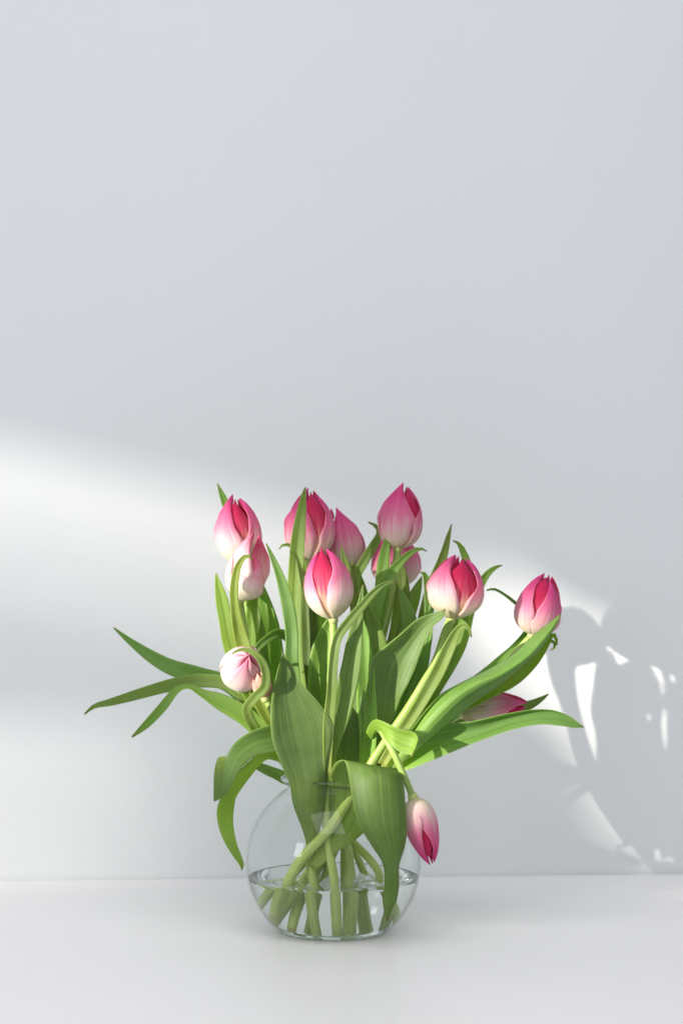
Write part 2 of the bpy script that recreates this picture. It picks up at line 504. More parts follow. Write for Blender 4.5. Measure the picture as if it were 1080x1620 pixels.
# thick rounded bead of the lip
a = np.linspace(0, 2 * np.pi, 14, endpoint=False)
Vr, Fr = lathe_mesh("rim", [(0.0533 + 0.0017 * math.cos(t), 0.1560 + 0.0014 * math.sin(t)) for t in a], closed=True)
m_rim, N_, L_ = new_mat("rim_glass")
o_ = N_.new("ShaderNodeOutputMaterial"); g_ = N_.new("ShaderNodeBsdfGlass"); g_.inputs['IOR'].default_value = 1.45; g_.inputs[0].default_value = (0.95, 0.98, 0.97, 1)
L_.new(g_.outputs[0], o_.inputs[0])
link("rim", make_mesh("rim", Vr, Fr), vase, mat=m_rim)

# heavy foot of the bowl, solid glass
Vb, Fb = lathe_mesh("foot", [(0.0515 + 0.0045 * math.cos(t), 0.0026 + 0.0024 * math.sin(t)) for t in a], closed=True)
link("foot", make_mesh("foot", Vb, Fb), vase, mat=m_rim)
WZ = 0.0548
WR = BR - TH - 0.0002
wp = [(r, z) for r, z in bowl_profile(WR, 0.0066, 0.0462) if z < WZ - 0.0004]
re = math.sqrt(WR ** 2 - (WZ - BZ) ** 2)
wprof = [(0.0001, 0.0052), (0.048, 0.0054)] + wp + [(re, WZ + 0.0004), (re - 0.0008, WZ + 0.0001), (re - 0.02, WZ), (0.0001, WZ)]
Vw, Fw = lathe_mesh("water", wprof)
water = link("water", make_mesh("water", Vw, Fw), mat=M_WATER)
water.location = (VX, 0, 0)
water["label"] = "clear water filling the lower part of the round vase"
water["category"] = "water"

# ------------------------------------------------------------------ plant builders
def leaf_from_rows(rows, nL=44, nW=9, wave=0.0, bulge=0.0):
    """rows: list from base to tip; each row 2 or 3 (u,v,d) points across the blade."""
    Lp, Mp, Rp = [], [], []
    for r in rows:
        a = P(*r[0]); b = P(*r[-1])
        mid = P(*r[1]) if len(r) == 3 else (a + b) / 2 + np.array([0, bulge * np.linalg.norm(a - b), 0])
        Lp.append(a); Mp.append(mid); Rp.append(b)
    pts = np.hstack([np.array(Mp), np.array(Lp), np.array(Rp)])
    c = catmull(pts, nL)
    M, L_, R_ = c[:, 0:3], c[:, 3:6], c[:, 6:9]
    s = np.linspace(-1, 1, nW)
    l = (s * (s - 1) / 2)[None, :, None]; mm = (1 - s * s)[None, :, None]; r = (s * (s + 1) / 2)[None, :, None]
    return finish_leaf(L_[:, None] * l + M[:, None] * mm + R_[:, None] * r, wave)

def finish_leaf(G, wave):
    n, m, _ = G.shape
    s = np.linspace(-1, 1, m); t = np.linspace(0, 1, n)
    N = unit(np.cross(np.gradient(G, axis=0), np.gradient(G, axis=1)))
    w = np.linalg.norm(G[:, -1] - G[:, 0], axis=1)
    ph = rng.uniform(0, 6.28, 4)
    for k, side in ((0, -1), (2, 1)):
        prof = np.clip(s * side, 0, 1) ** 2
        f = np.sin(t * 13 + ph[k]) * 0.6 + np.sin(t * 24 + ph[k + 1]) * 0.4
        G = G + N * (wave * w * f)[:, None, None] * prof[None, :, None]
    # shallow midrib channel
    G = G + N * (-0.00035) * np.exp(-(s / 0.12) ** 2)[None, :, None]
    return G

def leaf_from_blade(pts, nL=44, nW=9, cup=0.28, wave=0.085):
    """pts: (u, v, d, width_px[, roll_deg]) from base to tip; faces the camera at roll 0."""
    A = np.array([list(P(*p[:3])) + [p[3] * (-CAM_Y + p[2]) / FPX, p[4] if len(p) > 4 else 0.0] for p in pts])
    c = catmull(A, nL)
    X, w, roll = c[:, :3], np.maximum(c[:, 3], 0.0006), np.radians(c[:, 4])
    T = unit(np.gradient(X, axis=0))
    view = unit(X - np.array([0, CAM_Y, CAM_Z]))
    W0 = np.cross(T, view)
    W0 = unit(W0)
    for i in range(1, nL):
        if np.dot(W0[i], W0[i - 1]) < 0: W0[i] = -W0[i]
    k = np.ones(5) / 5
    W0 = unit(np.stack([np.convolve(np.pad(W0[:, j], 2, mode='edge'), k, 'valid') for j in range(3)], 1))
    W0 = unit(W0 - T * np.sum(W0 * T, 1, keepdims=True))
    N0 = np.cross(W0, T)
    flip = np.sign(-np.sum(N0 * view, 1)); flip[flip == 0] = 1
    N0 = N0 * np.sign(np.sum(flip))
    W = W0 * np.cos(roll)[:, None] + N0 * np.sin(roll)[:, None]
    N = -W0 * np.sin(roll)[:, None] + N0 * np.cos(roll)[:, None]
    s = np.linspace(-1, 1, nW)
    cc = cup if np.ndim(cup) else np.full(nL, cup)
    G = X[:, None] + W[:, None] * (s[None, :] * w[:, None] / 2)[..., None] + N[:, None] * ((np.abs(s) ** 1.6)[None, :] * w[:, None] / 2 * cc[:, None])[..., None]
    return finish_leaf(G, wave)

R_KEYS = np.array([[0, .10], [.03, .36], [.08, .60], [.16, .82], [.27, .965], [.38, 1.0], [.5, .975], [.62, .90], [.74, .78], [.85, .63], [.93, .46], [1, .22]])
A_KEYS = np.array([[0, 58], [.15, 64], [.35, 65], [.5, 60], [.62, 51], [.74, 42], [.84, 37], [.91, 33], [.97, 25], [1, 9]])

def bloom(tul, origin, base, tip, width, phi0=0.0, openness=0.0, seed=0, lens=None, squash=1.0, tone=None, gap=1.0, shift=None):
    r_ = np.random.default_rng(seed)
    B, Tp = P(*base), P(*tip)
    Hh = np.linalg.norm(Tp - B); ax = (Tp - B) / Hh
    Rr = width / 2 * (-CAM_Y + base[2]) / FPX
    toward = np.array([0, -1, 0.0]) if abs(ax[1]) < 0.8 else np.array([0, 0, 1.0])
    e1 = unit(toward - ax * np.dot(toward, ax)); e2 = np.cross(ax, e1)
    head_path = np.array([B - ax * 0.004, B - ax * 0.001, B + ax * 0.003, B + ax * 0.010, B + ax * Hh * 0.45])
    head = link("flower_head", tube_mesh("flower_head", head_path, [0.0043, 0.0049, 0.0052, 0.0042, 0.0025], origin), tul, mat=M_PISTIL)
    nT, nS = 26, 13
    t = np.linspace(0, 1, nT); s = np.linspace(-1, 1, nS)
    rt0 = np.interp(t ** (np.random.default_rng(seed + 500).uniform(0.88, 1.18)), R_KEYS[:, 0], R_KEYS[:, 1]); at0 = np.radians(np.interp(t, A_KEYS[:, 0], A_KEYS[:, 1]))
    k = np.array([.25, .5, .25])
    rt0[1:-1] = np.convolve(rt0, k, 'same')[1:-1]; at0[1:-1] = np.convolve(at0, k, 'same')[1:-1]
    tone_shift = r_.uniform(0.25, 0.66) if shift is None else shift
    for q in range(6):
        inner = q >= 3
        phi_c = math.radians(phi0) + (q % 3) * 2 * math.pi / 3 + (math.pi / 3 if inner else 0) + r_.normal(0, 0.07)
        ln = (lens[q] if lens else 1.0) * (1 + float(np.clip(r_.normal(0, 0.035), -.06, .05))) * (0.96 if inner else 1.0)
        rs = (0.925 if inner else 1.0) * (1 + r_.normal(0, 0.012))
        op = openness - 0.05 + r_.normal(0, 0.02)
        rt = rt0 * rs + op * t ** 2.5
        at = at0 * (1 + r_.normal(0, 0.06)) * (1 + 0.03 * np.sin(t * 9 + r_.uniform(0, 6)) + 0.02 * np.sin(t * 19 + r_.uniform(0, 6)))
        if not inner: at = at * (1 - (1 - gap) * np.clip((t - 0.12) / 0.4, 0, 1))
        tw = r_.normal(0, 0.2)
        ed = r_.uniform(-0.03, 0.085, 2) if not inner else r_.uniform(-0.03, 0.01, 2)
        phi = phi_c + s[None, :] * at[:, None] + (tw * t ** 2)[:, None]
        se = np.where(s < 0, ed[0], ed[1]) * np.abs(s) ** 3
        f = rt[:, None] * (1 + se[None, :] * (0.3 + 1.4 * t[:, None]))
        # fine lengthwise pleats and a midrib
        ph = r_.uniform(0, 6.28, 3)
        f = f * (1 + 0.007 * np.sin(s[None, :] * 7 + ph[0]) * t[:, None] + 0.006 * np.sin(s[None, :] * 11 + t[:, None] * 5 + ph[1]) - 0.014 * np.exp(-(s[None, :] / 0.14) ** 2) * np.sin(np.pi * t)[:, None])
        ruf = np.abs(s[None, :]) ** 4 * (0.035 * np.sin(t[:, None] * 10 + ph[2]) + 0.022 * np.sin(t[:, None] * 21 + ph[0])) * np.sin(np.pi * t[:, None]) ** 0.5
        f = f * (1 + ruf)
        hh = t[:, None] * Hh * ln * (1 - 0.11 * (np.abs(s[None, :]) ** 2.2) * t[:, None] ** 3)
        G = B + ax * hh[..., None] + Rr * f[..., None] * (np.cos(phi)[..., None] * e1 * squash + np.sin(phi)[..., None] * e2)
        po = link("petal", sheet_mesh("petal", G, 0.0007, origin, 0.4), head, mat=(M_WILT if tone == 'wilt' else M_PALE if tone == 'pale' else M_IN if inner else M_OUT))
    for ch in head.children: ch.color = (tone_shift, 0, 0, 1)
    return head

def tulip(label, end, stem_pts, base=None, tip=None, width=0, stem_px=13, group="tulips standing in the glass vase", leaves=(), **kw):
    """end: world point of the cut stem end; stem_pts: (u,v,d) from the vase up to the bloom."""
    origin = np.array([VX + end[0], end[1], end[2]])
    t = bpy.data.objects.new("tulip", None); COL.objects.link(t)
    t.location = origin; t.empty_display_size = 0.02
    t["label"] = label; t["category"] = "tulip"; t["group"] = group
    pts = [origin] + [P(*p) for p in stem_pts]
    if base is not None: pts.append(P(*base))
    path = catmull(np.array(pts), 60)
    r0 = stem_px / 2 * 1.462 / FPX
    rad = np.linspace(1.12, 0.92, 60) * r0
    st = link("stem", tube_mesh("stem", path, rad, origin), t, mat=M_STEM)
    if tip is not None:
        bloom(t, origin, base, tip, width, **kw)
    for lf in leaves:
        kind, data, opt = lf[0], lf[1], (lf[2] if len(lf) > 2 else {})
        opt = dict(opt); yel = opt.pop('yel', None)
        if yel is None: yel = float(rng.uniform(0.08, 0.62))
        G = leaf_from_rows(data, **opt) if kind == 'rows' else leaf_from_blade(data, **opt)
        lo = link("leaf", sheet_mesh("leaf", G, 0.0011, origin), t, mat=M_LEAF)
        lo.color = (yel, 0, 0, 1)
    return t

# ------------------------------------------------------------------ the bouquet
# A: tall upper left bloom
tulip("pink and white tulip with a deep red gap between petals, above the crumpled pale one",
      (0.022, 0.034, 0.010),
      [(545, 1330, 0.012), (486, 1235, 0.02), (445, 1150, 0.03), (412, 1050, 0.035), (390, 960, 0.036)],
      (382, 897, 0.035), (373, 787, 0.03), 72, phi0=-44, seed=11, gap=0.74, shift=0.42,
      leaves=[
        ('blade', [(470, 1215, .03, 14), (440, 1110, .045, 24), (415, 1010, .05, 26), (392, 920, .052, 24), (370, 832, .05, 17), (354, 790, .048, 11), (344, 765, .046, 2)], {}),
        ('blade', [(476, 1225, .015, 14), (455, 1130, .02, 26), (438, 1060, .02, 30), (430, 1005, .02, 30), (421, 965, .02, 24), (412, 930, .02, 14), (405, 905, .02, 3)], {}),
      ])
# B: crumpled pale bloom below it
tulip("pale crumpled tulip with a folded-down petal and one upright point",
      (0.014, -0.014, 0.009),
      [(548, 1335, -0.02), (482, 1238, -0.012), (445, 1175, -0.012), (411, 1100, -0.014), (392, 1030, -0.015), (384, 985, -0.014)],
      (379, 950, -0.012), (405, 850, -0.012), 66, phi0=20, seed=5, lens=[0.60, 1.12, 1.0, 0.72, 0.78, 1.1], openness=0.03, tone='pale',
      leaves=[  # strong yellow tint on these blades paints in sun glowing through them
        ('blade', [(470, 1215, -.02, 14), (420, 1140, -.022, 22), (385, 1075, -.024, 26), (365, 1020, -.026, 24), (357, 980, -.026, 22), (350, 945, -.026, 19), (344, 920, -.026, 9), (342, 907, -.026, 2)], {'yel': .85}),
        ('blade', [(455, 1190, -.03, 14), (412, 1110, -.034, 22), (388, 1035, -.036, 24), (377, 995, -.036, 20), (371, 955, -.038, 14), (371, 925, -.040, 13), (376, 898, -.042, 11), (386, 882, -.046, 8), (396, 880, -.048, 5), (399, 885, -.048, 2)], {'cup': .45, 'yel': 1.0}),
        ('blade', [(462, 1200, 0, 12), (420, 1120, 0, 18), (398, 1040, 0, 19), (397, 985, 0, 19), (401, 940, 0, 15), (403, 905, 0, 3)], {'yel': .8}),
        ('blade', [(470, 1200, .01, 12), (432, 1120, .01, 18), (418, 1050, .01, 18), (412, 1005, .01, 17), (407, 970, .01, 10), (404, 945, .01, 3)], {}),
      ])
# C: tall bloom behind an upright blade
tulip("rosy tulip partly hidden by an upright narrow leaf blade in front of it",
      (-0.014, -0.028, 0.008),
      [(492, 1375, -0.034), (490, 1340, -0.034), (500, 1240, -0.02), (500, 1150, 0.0), (493, 1050, 0.02), (489, 960, 0.03)],
      (489, 888, 0.03), (490, 775, 0.03), 80, phi0=74, seed=21, gap=0.8, openness=0.03,
      leaves=[
        ('blade', [(495, 1230, -.03, 14), (478, 1120, -.03, 22), (467, 1040, -.028, 24), (466, 960, -.026, 23), (468, 900, -.024, 24), (471, 855, -.022, 23), (476, 815, -.02, 16), (480, 785, -.018, 8), (483, 771, -.017, 2)], {'cup': .35}),
        ('rows', [[(488, 1350, -.036), (498, 1352, -.036)], [(478, 1312, -.040), (490, 1312, -.045), (506, 1313, -.040)], [(463, 1272, -.040), (490, 1275, -.048), (514, 1278, -.040)],
                  [(458, 1238, -.042), (492, 1240, -.050), (518, 1238, -.042)], [(444, 1208, -.052), (486, 1205, -.050), (518, 1205, -.050)], [(432, 1175, -.062), (480, 1172, -.054), (526, 1175, -.056)],
                  [(428, 1140, -.068), (473, 1140, -.058), (527, 1150, -.060)], [(429, 1110, -.070), (465, 1110, -.060), (508, 1118, -.062)], [(434, 1080, -.070), (457, 1080, -.061), (480, 1085, -.064)],
                  [(440, 1056, -.068), (451, 1056, -.062), (463, 1054, -.064)], [(445, 1040, -.065), (449, 1040, -.063), (453, 1041, -.064)], [(447, 1032, -.064), (448, 1031, -.064)]], {'nW': 13, 'wave': .02, 'yel': 0.0}),
        ('blade', [(486, 1220, .03, 16), (478, 1110, .05, 30), (474, 1010, .056, 36), (474, 940, .056, 34), (477, 895, .056, 22), (480, 865, .056, 3)], {}),  # extra leaf added behind the others to block sun from the wall
        ('blade', [(508, 1220, .03, 18), (508, 1120, .05, 32), (510, 1030, .06, 34), (507, 950, .06, 26), (503, 905, .06, 12), (500, 885, .06, 3)], {}),  # also added at the back, mostly hidden, to shade the wall patch
        ('blade', [(505, 1215, -.03, 14), (497, 1130, -.02, 22), (488, 1060, -.014, 22), (486, 1000, -.012, 20), (483, 945, -.01, 16), (480, 905, -.01, 3)], {}),
      ])
# D: rear bloom
tulip("soft pink tulip peeking out behind the one that has an upright blade before it",
      (0.012, -0.008, 0.008),
      [(545, 1340, 0.0), (545, 1240, 0.02), (556, 1150, 0.04), (568, 1050, 0.055), (572, 960, 0.06)],
      (556, 908, 0.06), (530, 806, 0.06), 64, phi0=5, seed=31,
      leaves=[
        ('blade', [(550, 1200, .03, 14), (574, 1080, .04, 20), (572, 990, .045, 20), (562, 925, .045, 14), (548, 880, .045, 9), (532, 863, .044, 6), (519, 857, .044, 2)], {}),
        ('blade', [(552, 1190, .0, 14), (566, 1080, .0, 20), (566, 1000, .0, 18), (558, 945, .0, 14), (550, 905, .0, 12), (543, 880, .0, 8), (540, 864, .0, 2)], {}),
        ('blade', [(560, 1190, .03, 14), (592, 1060, .045, 22), (585, 985, .05, 17), (575, 940, .05, 15), (565, 908, .05, 10), (560, 888, .05, 3)], {}),
      ])
# E: the central front bloom
tulip("striped pink and white tulip at the heart of the bouquet on a straight stem",
      (0.004, -0.040, 0.008),
      [(528, 1390, -0.042), (518, 1330, -0.036), (514, 1240, -0.032), (520, 1130, -0.038), (524, 1060, -0.042), (527, 1010, -0.042)],
      (527, 980, -0.042), (509, 866, -0.046), 78, phi0=-70, seed=8, gap=0.82, shift=0.42,
      leaves=[
        ('blade', [(518, 1225, -.045, 12), (519, 1160, -.056, 17), (524, 1100, -.062, 16), (527, 1050, -.064, 15), (534, 1010, -.064, 15), (551, 984, -.062, 14), (573, 958, -.060, 12), (592, 936, -.058, 10), (610, 923, -.056, 6), (628, 920, -.055, 2)], {'cup': .5}),
        ('blade', [(520, 1235, -.042, 14), (526, 1180, -.048, 20), (540, 1125, -.052, 30), (553, 1065, -.054, 32), (560, 1020, -.054, 26), (566, 980, -.052, 16), (571, 948, -.054, 8), (574, 925, -.053, 2)], {'cup': .3}),
        ('blade', [(522, 1215, -.02, 14), (508, 1140, -.02, 30), (502, 1085, -.02, 34), (508, 1035, -.022, 32), (518, 1000, -.024, 24), (527, 975, -.026, 12), (534, 955, -.028, 3)], {'cup': .4}),
        ('blade', [(540, 1200, -.01, 14), (560, 1100, -.02, 22), (563, 1020, -.024, 20), (562, 960, -.024, 16), (561, 925, -.024, 12), (558, 900, -.024, 8), (555, 887, -.024, 2)], {'cup': .5}),
        ('blade', [(525, 1200, -.02, 12), (500, 1080, -.012, 16), (496, 1000, -.008, 15), (492, 950, -.008, 13), (483, 925, -.01, 10), (470, 918, -.012, 8), (456, 915, -.013, 2)], {}),
        ('blade', [(520, 1210, -.01, 12), (497, 1090, 0, 16), (490, 980, 0, 14), (487, 925, -.004, 12), (479, 890, -.008, 10), (466, 868, -.01, 7), (453, 861, -.011, 5), (443, 865, -.011, 3), (441, 869, -.011, 1)], {'cup': .4}),
        ('blade', [(505, 1215, -.035, 14), (474, 1120, -.042, 20), (462, 1050, -.044, 21), (461, 1000, -.044, 21), (454, 950, -.044, 19), (443, 912, -.044, 14), (431, 882, -.044, 8), (421, 860, -.044, 2)], {'cup': .3}),
      ])
# F: tallest right of centre
tulip("tallest closed pink tulip, cream at its base, with another tulip half hidden behind its stem",
      (-0.056, -0.020, 0.014),
      [(478, 1395, -0.022), (530, 1315, -0.008), (560, 1235, 0.004), (575, 1130, 0.012), (592, 1030, 0.016), (612, 960, 0.018), (625, 900, 0.02)],
      (629, 868, 0.02), (641, 768, 0.02), 70, phi0=-18, seed=13,
      leaves=[
        ('blade', [(570, 1200, .02, 14), (590, 1080, .03, 20), (572, 975, .035, 18), (562, 920, .036, 15), (577, 886, .036, 15), (592, 862, .036, 14), (600, 845, .036, 10), (596, 833, .036, 7), (582, 826, .036, 2)], {}),
        ('blade', [(572, 1190, .0, 14), (582, 1080, .0, 22), (588, 1000, .0, 22), (598, 945, .0, 20), (615, 912, .0, 18), (632, 890, .0, 13), (650, 874, -.002, 9), (664, 868, -.004, 5), (675, 872, -.004, 1)], {'cup': .35}),
        ('blade', [(575, 1190, .01, 14), (588, 1080, .012, 20), (597, 990, .012, 20), (603, 930, .012, 20), (607, 885, .012, 18), (612, 855, .012, 10), (615, 838, .012, 2)], {}),
        ('blade', [(580, 1190, .02, 14), (610, 1080, .03, 26), (628, 1000, .035, 26), (636, 945, .036, 24), (634, 905, .036, 16), (630, 880, .036, 3)], {}),
      ])
# G: hidden behind F
tulip("rose tulip half hidden behind the stem of the tallest closed tulip",
      (-0.050, 0.026, 0.012),
      [(490, 1390, 0.026), (540, 1315, 0.03), (570, 1235, 0.03), (590, 1100, 0.05), (605, 1010, 0.062)],
      (626, 932, 0.065), (624, 838, 0.065), 80, phi0=30, seed=17,
      leaves=[
        ('blade', [(590, 1190, .03, 14), (625, 1060, .035, 24), (643, 985, .036, 22), (653, 950, .036, 20), (661, 928, .036, 12), (667, 912, .036, 2)], {}),
        ('blade', [(585, 1190, .0, 16), (615, 1090, -.005, 32), (640, 1030, -.005, 32), (648, 990, -.005, 26), (641, 957, -.005, 17), (634, 938, -.004, 8), (631, 930, -.004, 2)], {}),
        ('blade', [(570, 1210, .0, 20), (592, 1120, -.01, 34), (600, 1050, -.014, 36), (592, 1000, -.014, 26), (582, 965, -.014, 12), (576, 945, -.014, 3)], {}),
      ])
# H: the broad bloom right of centre
tulip("broad rounded tulip with a magenta inner petal, largest of the blooms",
      (-0.058, -0.034, 0.020),
      [(468, 1372, -0.042), (520, 1312, -0.04), (562, 1250, -0.03), (602, 1185, -0.03), (640, 1130, -0.03), (668, 1085, -0.03), (690, 1045, -0.026), (703, 1005, -0.022)],
      (713, 979, -0.022), (728, 880, -0.028), 90, phi0=-40, seed=41, gap=0.78, shift=0.4, stem_px=15, openness=0.02,
      leaves=[
        ('blade', [(604, 1210, -.034, 14), (634, 1160, -.038, 17), (667, 1108, -.040, 19), (694, 1060, -.040, 21), (711, 1022, -.042, 19), (722, 999, -.046, 13), (732, 990, -.050, 9), (741, 994, -.052, 6), (745, 1008, -.052, 2)], {'cup': .5, 'yel': .6}),
        ('blade', [(600, 1200, -.01, 14), (660, 1125, -.008, 24), (699, 1068, -.004, 24), (717, 1015, 0, 24), (731, 970, .004, 22), (742, 925, .006, 18), (738, 890, .008, 13), (730, 868, .010, 9), (724, 859, .010, 5), (716, 855, .010, 2)], {}),
        ('blade', [(590, 1200, 0, 14), (630, 1110, 0, 20), (660, 1035, .002, 20), (671, 975, .004, 19), (684, 925, .006, 18), (696, 893, .008, 15), (704, 868, .010, 11), (709, 848, .011, 7), (714, 829, .012, 1)], {'cup': .35}),
        ('blade', [(598, 1190, -.02, 14), (650, 1090, -.016, 20), (674, 1020, -.014, 16), (678, 975, -.014, 15), (678, 945, -.014, 14), (675, 920, -.016, 11), (670, 907, -.018, 6), (664, 905, -.02, 2)], {'cup': .5}),
        ('blade', [(610, 1190, .02, 14), (680, 1100, .03, 20), (722, 1030, .036, 22), (742, 965, .04, 18), (758, 928, .04, 14), (769, 910, .04, 11), (781, 899, .04, 7), (794, 894, .04, 1)], {}),
        ('rows', [[(598, 1225, -0.018), (612, 1225, -0.018)], [(592, 1170, -0.023), (616, 1165, -0.019)], [(586, 1120, -0.035), (608, 1120, -0.025), (631, 1112, -0.029)], [(584, 1080, -0.041), (614, 1082, -0.029), (646, 1082, -0.035)],
                  [(588, 1046, -0.043), (624, 1050, -0.031), (657, 1054, -0.039)], [(606, 1024, -0.043), (638, 1030, -0.032), (666, 1028, -0.041)], [(634, 1001, -0.043), (655, 1008, -0.035), (675, 1006, -0.043)],
                  [(658, 981, -0.043), (672, 988, -0.039), (686, 990, -0.045)], [(680, 971, -0.043), (688, 976, -0.043), (696, 982, -0.047)], [(695, 967, -0.045), (699, 970, -0.047), (702, 975, -0.049)], [(703, 963, -0.047), (704.5, 966, -0.048)]], {'nW': 13, 'wave': .03, 'yel': 0.1}),
        # broad leaf folding over the lip and hanging down the front of the bowl
        ('rows', [[(486, 1368, -.040), (500, 1376, -.040)], [(505, 1335, -.038), (536, 1346, -.042)], [(518, 1295, -.034), (576, 1316, -.040)], [(521, 1258, -.036), (594, 1272, -.034)], [(520, 1232, -.044), (596, 1240, -.030)],
                  [(526, 1214, -.056), (612, 1220, -.044)], [(534, 1205, -.070), (626, 1216, -.064)], [(545, 1204, -.082), (590, 1212, -.086), (637, 1224, -.082)], [(551, 1228, -.094), (597, 1226, -.104), (640, 1246, -.094)],
                  [(556, 1262, -.100), (600, 1262, -.110), (642, 1282, -.098)], [(568, 1304, -.104), (604, 1302, -.112), (643, 1316, -.100)], [(588, 1338, -.106), (614, 1336, -.112), (639, 1342, -.102)],
                  [(605, 1366, -.106), (618, 1366, -.111), (631, 1370, -.104)], [(608, 1396, -.104), (619, 1396, -.109), (631, 1398, -.104)], [(605, 1424, -.104), (616, 1425, -.108), (627, 1424, -.104)], [(608, 1444, -.104), (614, 1445, -.106), (619, 1443, -.104)], [(611, 1456, -.104), (613, 1457, -.104)]], {'nL': 70, 'nW': 15, 'wave': .015, 'yel': 0.2}),
      ])
# I: the outlying right bloom
tulip("pink tulip leaning out to the right above long sloping leaves, with notched top",
      (-0.066, 0.002, 0.028),
      [(462, 1385, -0.012), (525, 1315, -0.014), (575, 1240, -0.016), (640, 1175, -0.012), (720, 1115, -0.006), (790, 1060, 0.0), (825, 1022, 0.002)],
      (841, 1005, 0.0), (866, 910, 0.0), 74, phi0=36, seed=55, gap=0.74, shift=0.62, stem_px=12,
      leaves=[
        ('rows', [[(600, 1215, -.03), (616, 1225, -.03)], [(640, 1165, -.026), (652, 1173, -.040), (664, 1184, -.034)], [(668, 1128, -.018), (682, 1136, -.048), (704, 1152, -.036)], [(696, 1099, -.012), (714, 1104, -.052), (744, 1116, -.036)],
                  [(728, 1080, -.010), (748, 1082, -.054), (776, 1092, -.036)], [(770, 1059, -.010), (790, 1064, -.052), (806, 1070, -.036)], [(812, 1034, -.012), (829, 1039, -.050), (838, 1043, -.036)], [(842, 1007, -.018), (855, 1012, -.044), (862, 1016, -.036)],
                  [(866, 987, -.028), (873, 990, -.040), (877, 993, -.036)], [(886, 971, -.037), (887, 973, -.037)]], {'nW': 13, 'nL': 60, 'wave': .02}),
        ('blade', [(605, 1215, -.01, 14), (690, 1140, -.012, 18), (757, 1103, -.014, 21), (806, 1077, -.016, 22), (842, 1045, -.018, 20), (862, 1017, -.020, 15), (872, 1004, -.022, 9), (879, 1008, -.024, 6), (880, 1021, -.024, 2)], {'cup': .5, 'yel': .9}),
        ('blade', [(600, 1210, .01, 14), (680, 1140, .012, 18), (760, 1075, .014, 20), (800, 1040, .016, 18), (824, 1020, .016, 14), (842, 1006, .016, 8), (852, 1000, .016, 2)], {}),
        ('blade', [(610, 1205, .01, 10), (700, 1130, .014, 14), (790, 1065, .016, 14), (845, 1030, .018, 10), (868, 1014, .018, 7), (877, 1017, .018, 5), (876, 1026, .018, 4), (870, 1029, .018, 2)], {}),
        ('blade', [(690, 1120, .02, 8), (770, 1060, .024, 10), (820, 1015, .026, 9), (838, 985, .026, 7), (828, 966, .026, 6), (810, 950, .026, 5), (795, 939, .026, 4), (781, 932, .026, 4), (769, 934, .026, 2)], {'cup': .5}),
      ])
# J: the bloom lying between the right-hand leaves
tulip("faded tulip lying sideways between two sloping leaves",
      (-0.040, -0.040, 0.010),
      [(495, 1390, -0.006), (540, 1310, -0.004), (580, 1240, 0.0), (630, 1185, 0.008), (690, 1150, 0.016)],
      (728, 1130, 0.018), (832, 1114, 0.020), 54, phi0=100, seed=61, openness=-0.02,
      leaves=[
        ('rows', [[(600, 1200, -.02), (606, 1228, -.02)], [(640, 1160, -.030), (645, 1195, -.022), (650, 1216, -.034)], [(690, 1146, -.034), (698, 1168, -.024), (703, 1194, -.038)], [(745, 1141, -.036), (752, 1156, -.026), (762, 1171, -.040)],
                  [(800, 1129, -.036), (806, 1139, -.028), (815, 1153, -.040)], [(842, 1123, -.034), (848, 1130, -.028), (855, 1146, -.038)], [(875, 1124, -.032), (880, 1131, -.028), (884, 1148, -.036)], [(900, 1133, -.030), (902, 1139, -.028), (904, 1151, -.033)], [(915, 1144, -.028), (916, 1147, -.028), (917, 1151, -.030)], [(923, 1150, -.028), (923, 1151, -.028)]], {'nW': 13, 'nL': 60, 'wave': .015}),
        ('blade', [(640, 1180, .03, 14), (720, 1150, .04, 20), (790, 1130, .042, 20), (830, 1118, .042, 15), (852, 1108, .042, 9), (867, 1098, .042, 2)], {}),
        ('blade', [(600, 1215, -.01, 20), (628, 1165, -.016, 24), (648, 1115, -.02, 22), (664, 1070, -.02, 18), (674, 1030, -.02, 13), (680, 1000, -.02, 4)], {}),
      ])
# K: hanging bloom
tulip("tulip hanging head down beside the broad leaf at the vase",
      (-0.020, 0.004, 0.008),
      [(512, 1390, 0.0), (545, 1310, -0.01), (576, 1240, 0.0), (580, 1190, -0.012), (589, 1160, -0.03), (600, 1153, -0.055), (611, 1170, -0.070), (625, 1197, -0.077), (642, 1235, -0.079)],
      (653, 1262, -0.080), (682, 1364, -0.080), 54, phi0=62, seed=73, gap=0.84, shift=0.62, stem_px=11,
      leaves=[
        ('rows', [[(574, 1230, -.01), (584, 1232, -.01)], [(574, 1182, -.02), (586, 1186, -.02)], [(581, 1152, -.045), (592, 1160, -.045)], [(591, 1139, -.070), (597, 1147, -.070), (602, 1157, -.070)], [(604, 1141, -.090), (606, 1152, -.086), (609, 1168, -.088)],
                  [(618, 1147, -.102), (618, 1160, -.096), (620, 1180, -.100)],
                  [(638, 1155, -.106), (636, 1168, -.098), (634, 1191, -.104)], [(654, 1158, -.108), (650, 1172, -.100), (643, 1194, -.106)], [(661, 1168, -.108), (656, 1180, -.104), (648, 1194, -.107)], [(656, 1184, -.108), (653, 1189, -.107), (650, 1195, -.108)], [(651, 1197, -.108), (650.5, 1198, -.108)]], {'nW': 11, 'wave': .02, 'yel': 1.0}),
        ('blade', [(545, 1255, -.02, 30), (547, 1210, -.025, 42), (552, 1160, -.03, 46), (556, 1110, -.034, 40), (558, 1070, -.036, 26), (560, 1040, -.036, 4)], {'cup': .2}),
        ('blade', [(575, 1235, -.02, 20), (582, 1170, -.03, 28), (580, 1120, -.034, 30), (578, 1060, -.036, 28), (575, 1010, -.036, 18), (571, 975, -.036, 4)], {'cup': .4}),
      ])
